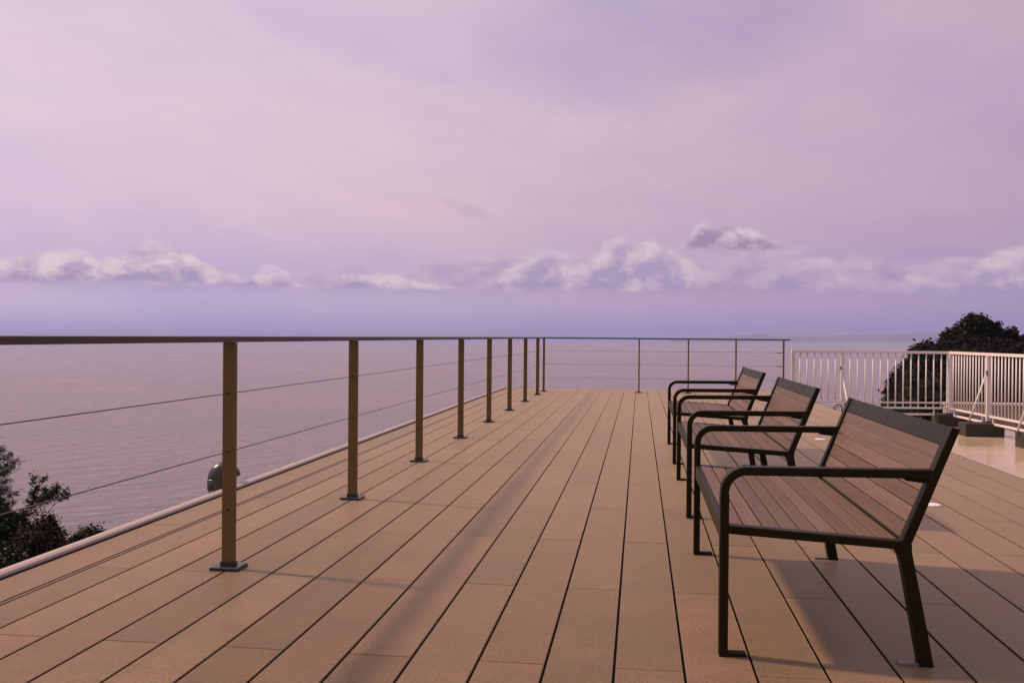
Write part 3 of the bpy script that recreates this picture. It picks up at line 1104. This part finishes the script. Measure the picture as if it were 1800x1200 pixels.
shrub(14, 945, 17.0, [(0, 0, 0, .46, .5, .36), (-.45, .1, .22, .5, .5, .45), (.42, 0, -.20, .34, .4, .30), (0.1, 0, .26, .26, .3, .18)], 1300, 0.040, 'dense dark green shrub in front of the open tree at the left edge')
shrub(80, 950, 16.0, [(0, 0, 0, .30, .4, .42), (.15, .1, -.3, .4, .4, .3), (-.3, 0, -.1, .4, .4, .34), (.04, 0, .26, .14, .2, .18)], 1000, 0.034, 'brownish scrubby shrub in the middle of the slope', 'twig')
shrub(158, 955, 19.5, [(0, 0, 0, .36, .4, .34), (-.22, 0, -.1, .30, .3, .28), (-.5, .1, -.32, .4, .4, .3), (.27, 0, -.17, .28, .3, .28), (-.05, 0, .14, .2, .22, .2)], 1300, 0.040, 'rounded dark green shrub next to the pale deck edge', 'shrub')
shrub(118, 985, 18.0, [(0, 0, 0, .45, .4, .3), (-.4, 0, -.1, .4, .4, .3), (.4, .1, -.1, .4, .4, .3)], 900, 0.036, 'low dark shrub left of the rounded shrub', 'shrub')
shrub(-8, 1000, 15.0, [(0, 0, 0, .5, .5, .4), (.35, 0, -.1, .4, .4, .35), (-.5, 0, .1, .5, .5, .4)], 900, 0.036, 'dark shrub in the lower left corner under the brownish shrub')
# reddish twiggy undergrowth on the slope
n = 9000
gp = np.stack([-4.5 - 13 * rng.random(n), 9 + 13.5 * rng.random(n), np.zeros(n)], 1)
gp[:, 2] = [hill_z(x, y) for x, y in gp[:, :2]] + rng.random(n) ** 1.5 * 0.85
P, Nn, S = clump(gp, rand_unit(n), 6, 0.07, 0.045, 0.3)
o = quads_object('undergrowth', P, Nn, S, 'twig', None, 0.35)
o['kind'] = 'stuff'

# hedge below the roof edge, behind the white fence
hb = []
for i in range(43):
    x = 2.6 + i * 0.62
    hb.append((x, 24.5 + random.uniform(-.3, .4), -1.30 + random.uniform(-.08, .05), 0.7, 0.8, 0.70))
hd = thing('hedge', 'dark hedge below the roof edge behind the white fence', 'hedge')
p, d = crown_points(hb, 14000, 0.1)
P, Nn, S = clump(p, d, 5, 0.06, 0.055)
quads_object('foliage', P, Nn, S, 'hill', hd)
mb = MB()
for b in hb:
    mb.tube([(b[0], b[1], -3.6), (b[0], b[1], b[2])], [0.06, 0.03], 5)
mb.box(2.5, 29.0, 24.2, 24.9, -3.8, -1.35)
mb.build('stem', 'rock', hd)

# headland with its trees
HY = 80.0
prof = [(1520, 1030), (1540, 800), (1556, 716), (1562, 700), (1570, 676), (1580, 655), (1592, 636), (1605, 622), (1622, 612), (1645, 606), (1665, 600), (1700, 598), (1740, 600), (1775, 603), (1810, 604), (1870, 603), (1960, 606), (2100, 606), (2300, 612), (2600, 622), (2900, 640), (3150, 700), (3300, 900), (3360, 1030)]
mb = MB()
vs, fs = [], []
ND = 12
for i, (x, y) in enumerate(prof):
    top = seen(x, y, HY)
    for k in range(ND + 1):
        tt = k / ND
        yy = HY - 14 + 38 * tt
        hh = math.sin(PI * min(1, max(0.0, tt * 1.0 + 0.02)) ** 0.6)
        z = -37 + (top.z + 37) * max(0, hh) ** 0.5
        vs.append((top.x + (yy - HY) * 0.30 + math.sin(i * 1.7 + k) * 0.2, yy, z - (0.3 + 0.3 * math.sin(i * 2.3 + k * 1.3))))
for i in range(len(prof) - 1):
    for k in range(ND):
        fs.append((i * (ND + 1) + k, (i + 1) * (ND + 1) + k, (i + 1) * (ND + 1) + k + 1, i * (ND + 1) + k + 1))
mb.add(vs, fs)
hl = mb.build('headland', 'rock', smooth_=True)
hl['kind'] = 'structure'
# scrub covering the headland: leaf clumps on its faces
me = hl.data
pts, dirs = [], []
me.calc_loop_triangles()
tri = [(Vector(me.vertices[a].co), Vector(me.vertices[b].co), Vector(me.vertices[c2].co)) for a, b, c2 in (lt.vertices for lt in me.loop_triangles)]
tri = [t3 for t3 in tri if max(v.z for v in t3) > -9 and min(v.y for v in t3) < HY + 9]
areas = np.array([((b - a).cross(c2 - a)).length for a, b, c2 in tri])
for idx in rng.choice(len(tri), 24000, p=areas / areas.sum()):
    a, b, c2 = tri[idx]
    r1, r2 = random.random(), random.random()
    if r1 + r2 > 1:
        r1, r2 = 1 - r1, 1 - r2
    q = a + (b - a) * r1 + (c2 - a) * r2
    nn = (b - a).cross(c2 - a).normalized()
    if nn.y > 0.2 and nn.z < 0.2:
        nn = -nn
    pts.append(tuple(q + Vector((0, 0, random.random() * 0.5))))
    dirs.append(tuple(nn))
P, Nn, S = clump(np.array(pts), np.array(dirs), 6, 0.22, 0.16, 0.6)
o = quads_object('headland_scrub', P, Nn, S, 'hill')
o['kind'] = 'stuff'


def far_tree(px, py, blobs_px, n, label, size=0.145, mat='hill2'):
    """blobs in photo pixels round (px,py): dx,dy,rx,ry"""
    c = seen(px, py, HY)
    k = HY * 0.945 / F
    t = thing('headland_tree', label, 'tree', tuple(c), 'trees on the headland')
    bl = [(dx * k, random.uniform(-.6, .6), -dy * k, rx * k, rx * k * 0.8, ry * k) for dx, dy, rx, ry in blobs_px]
    for b in list(bl):
        for _ in range(3):
            a = random.uniform(0.1, PI - 0.1)
            q = random.uniform(0.22, 0.40)
            bl.append((b[0] + math.cos(a) * b[3] * 0.9, b[1] + random.uniform(-.5, .1) * b[4], b[2] + math.sin(a) * b[5] * 0.9, b[3] * q, b[4] * q, b[5] * q))
    mb = MB()
    mb.tube([(0.15, 0, -4.0), (0, 0, -2.4), (-0.1, 0, -0.8)], [0.24, 0.19, 0.1], 8)
    for b in bl:
        mb.tube([(-0.05, 0, -1.9), (b[0] * 0.5, b[1] * 0.5, b[2] * 0.5 - 0.6), (b[0], b[1], b[2])], [0.1, 0.06, 0.02], 6)
    mb.build('trunk', 'bark', t)
    p, d = crown_points(bl, n, 0.25, 0.55)
    P, Nn, S = clump(p, d, 9, 0.14, size, 0.7)
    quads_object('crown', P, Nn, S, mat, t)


far_tree(1716, 590, [(-6, -14, 22, 14), (-2, -22, 15, 12), (-24, -2, 22, 13), (-40, 6, 14, 9), (-50, 16, 9, 6), (10, -20, 10, 9), (22, -6, 18, 13), (0, 6, 36, 16), (40, 2, 14, 11), (-20, 16, 34, 12), (32, 16, 30, 12)],
         4200, 'big windswept domed tree on top of the dark headland')
far_tree(1772, 600, [(0, -10, 12, 9), (-12, -2, 12, 10), (9, -4, 8, 6), (14, 4, 10, 8), (-4, 8, 26, 8)], 1100, 'small ragged tree right of the big domed tree on the headland')
far_tree(1627, 616, [(0, -2, 13, 7), (-12, 6, 10, 7), (14, 3, 12, 7)], 700, 'low bushy tree on the left shoulder of the headland')
far_tree(1808, 612, [(0, -8, 20, 9), (22, -6, 22, 10), (-14, 0, 16, 8)], 1100, 'low tree at the right picture edge on the headland')
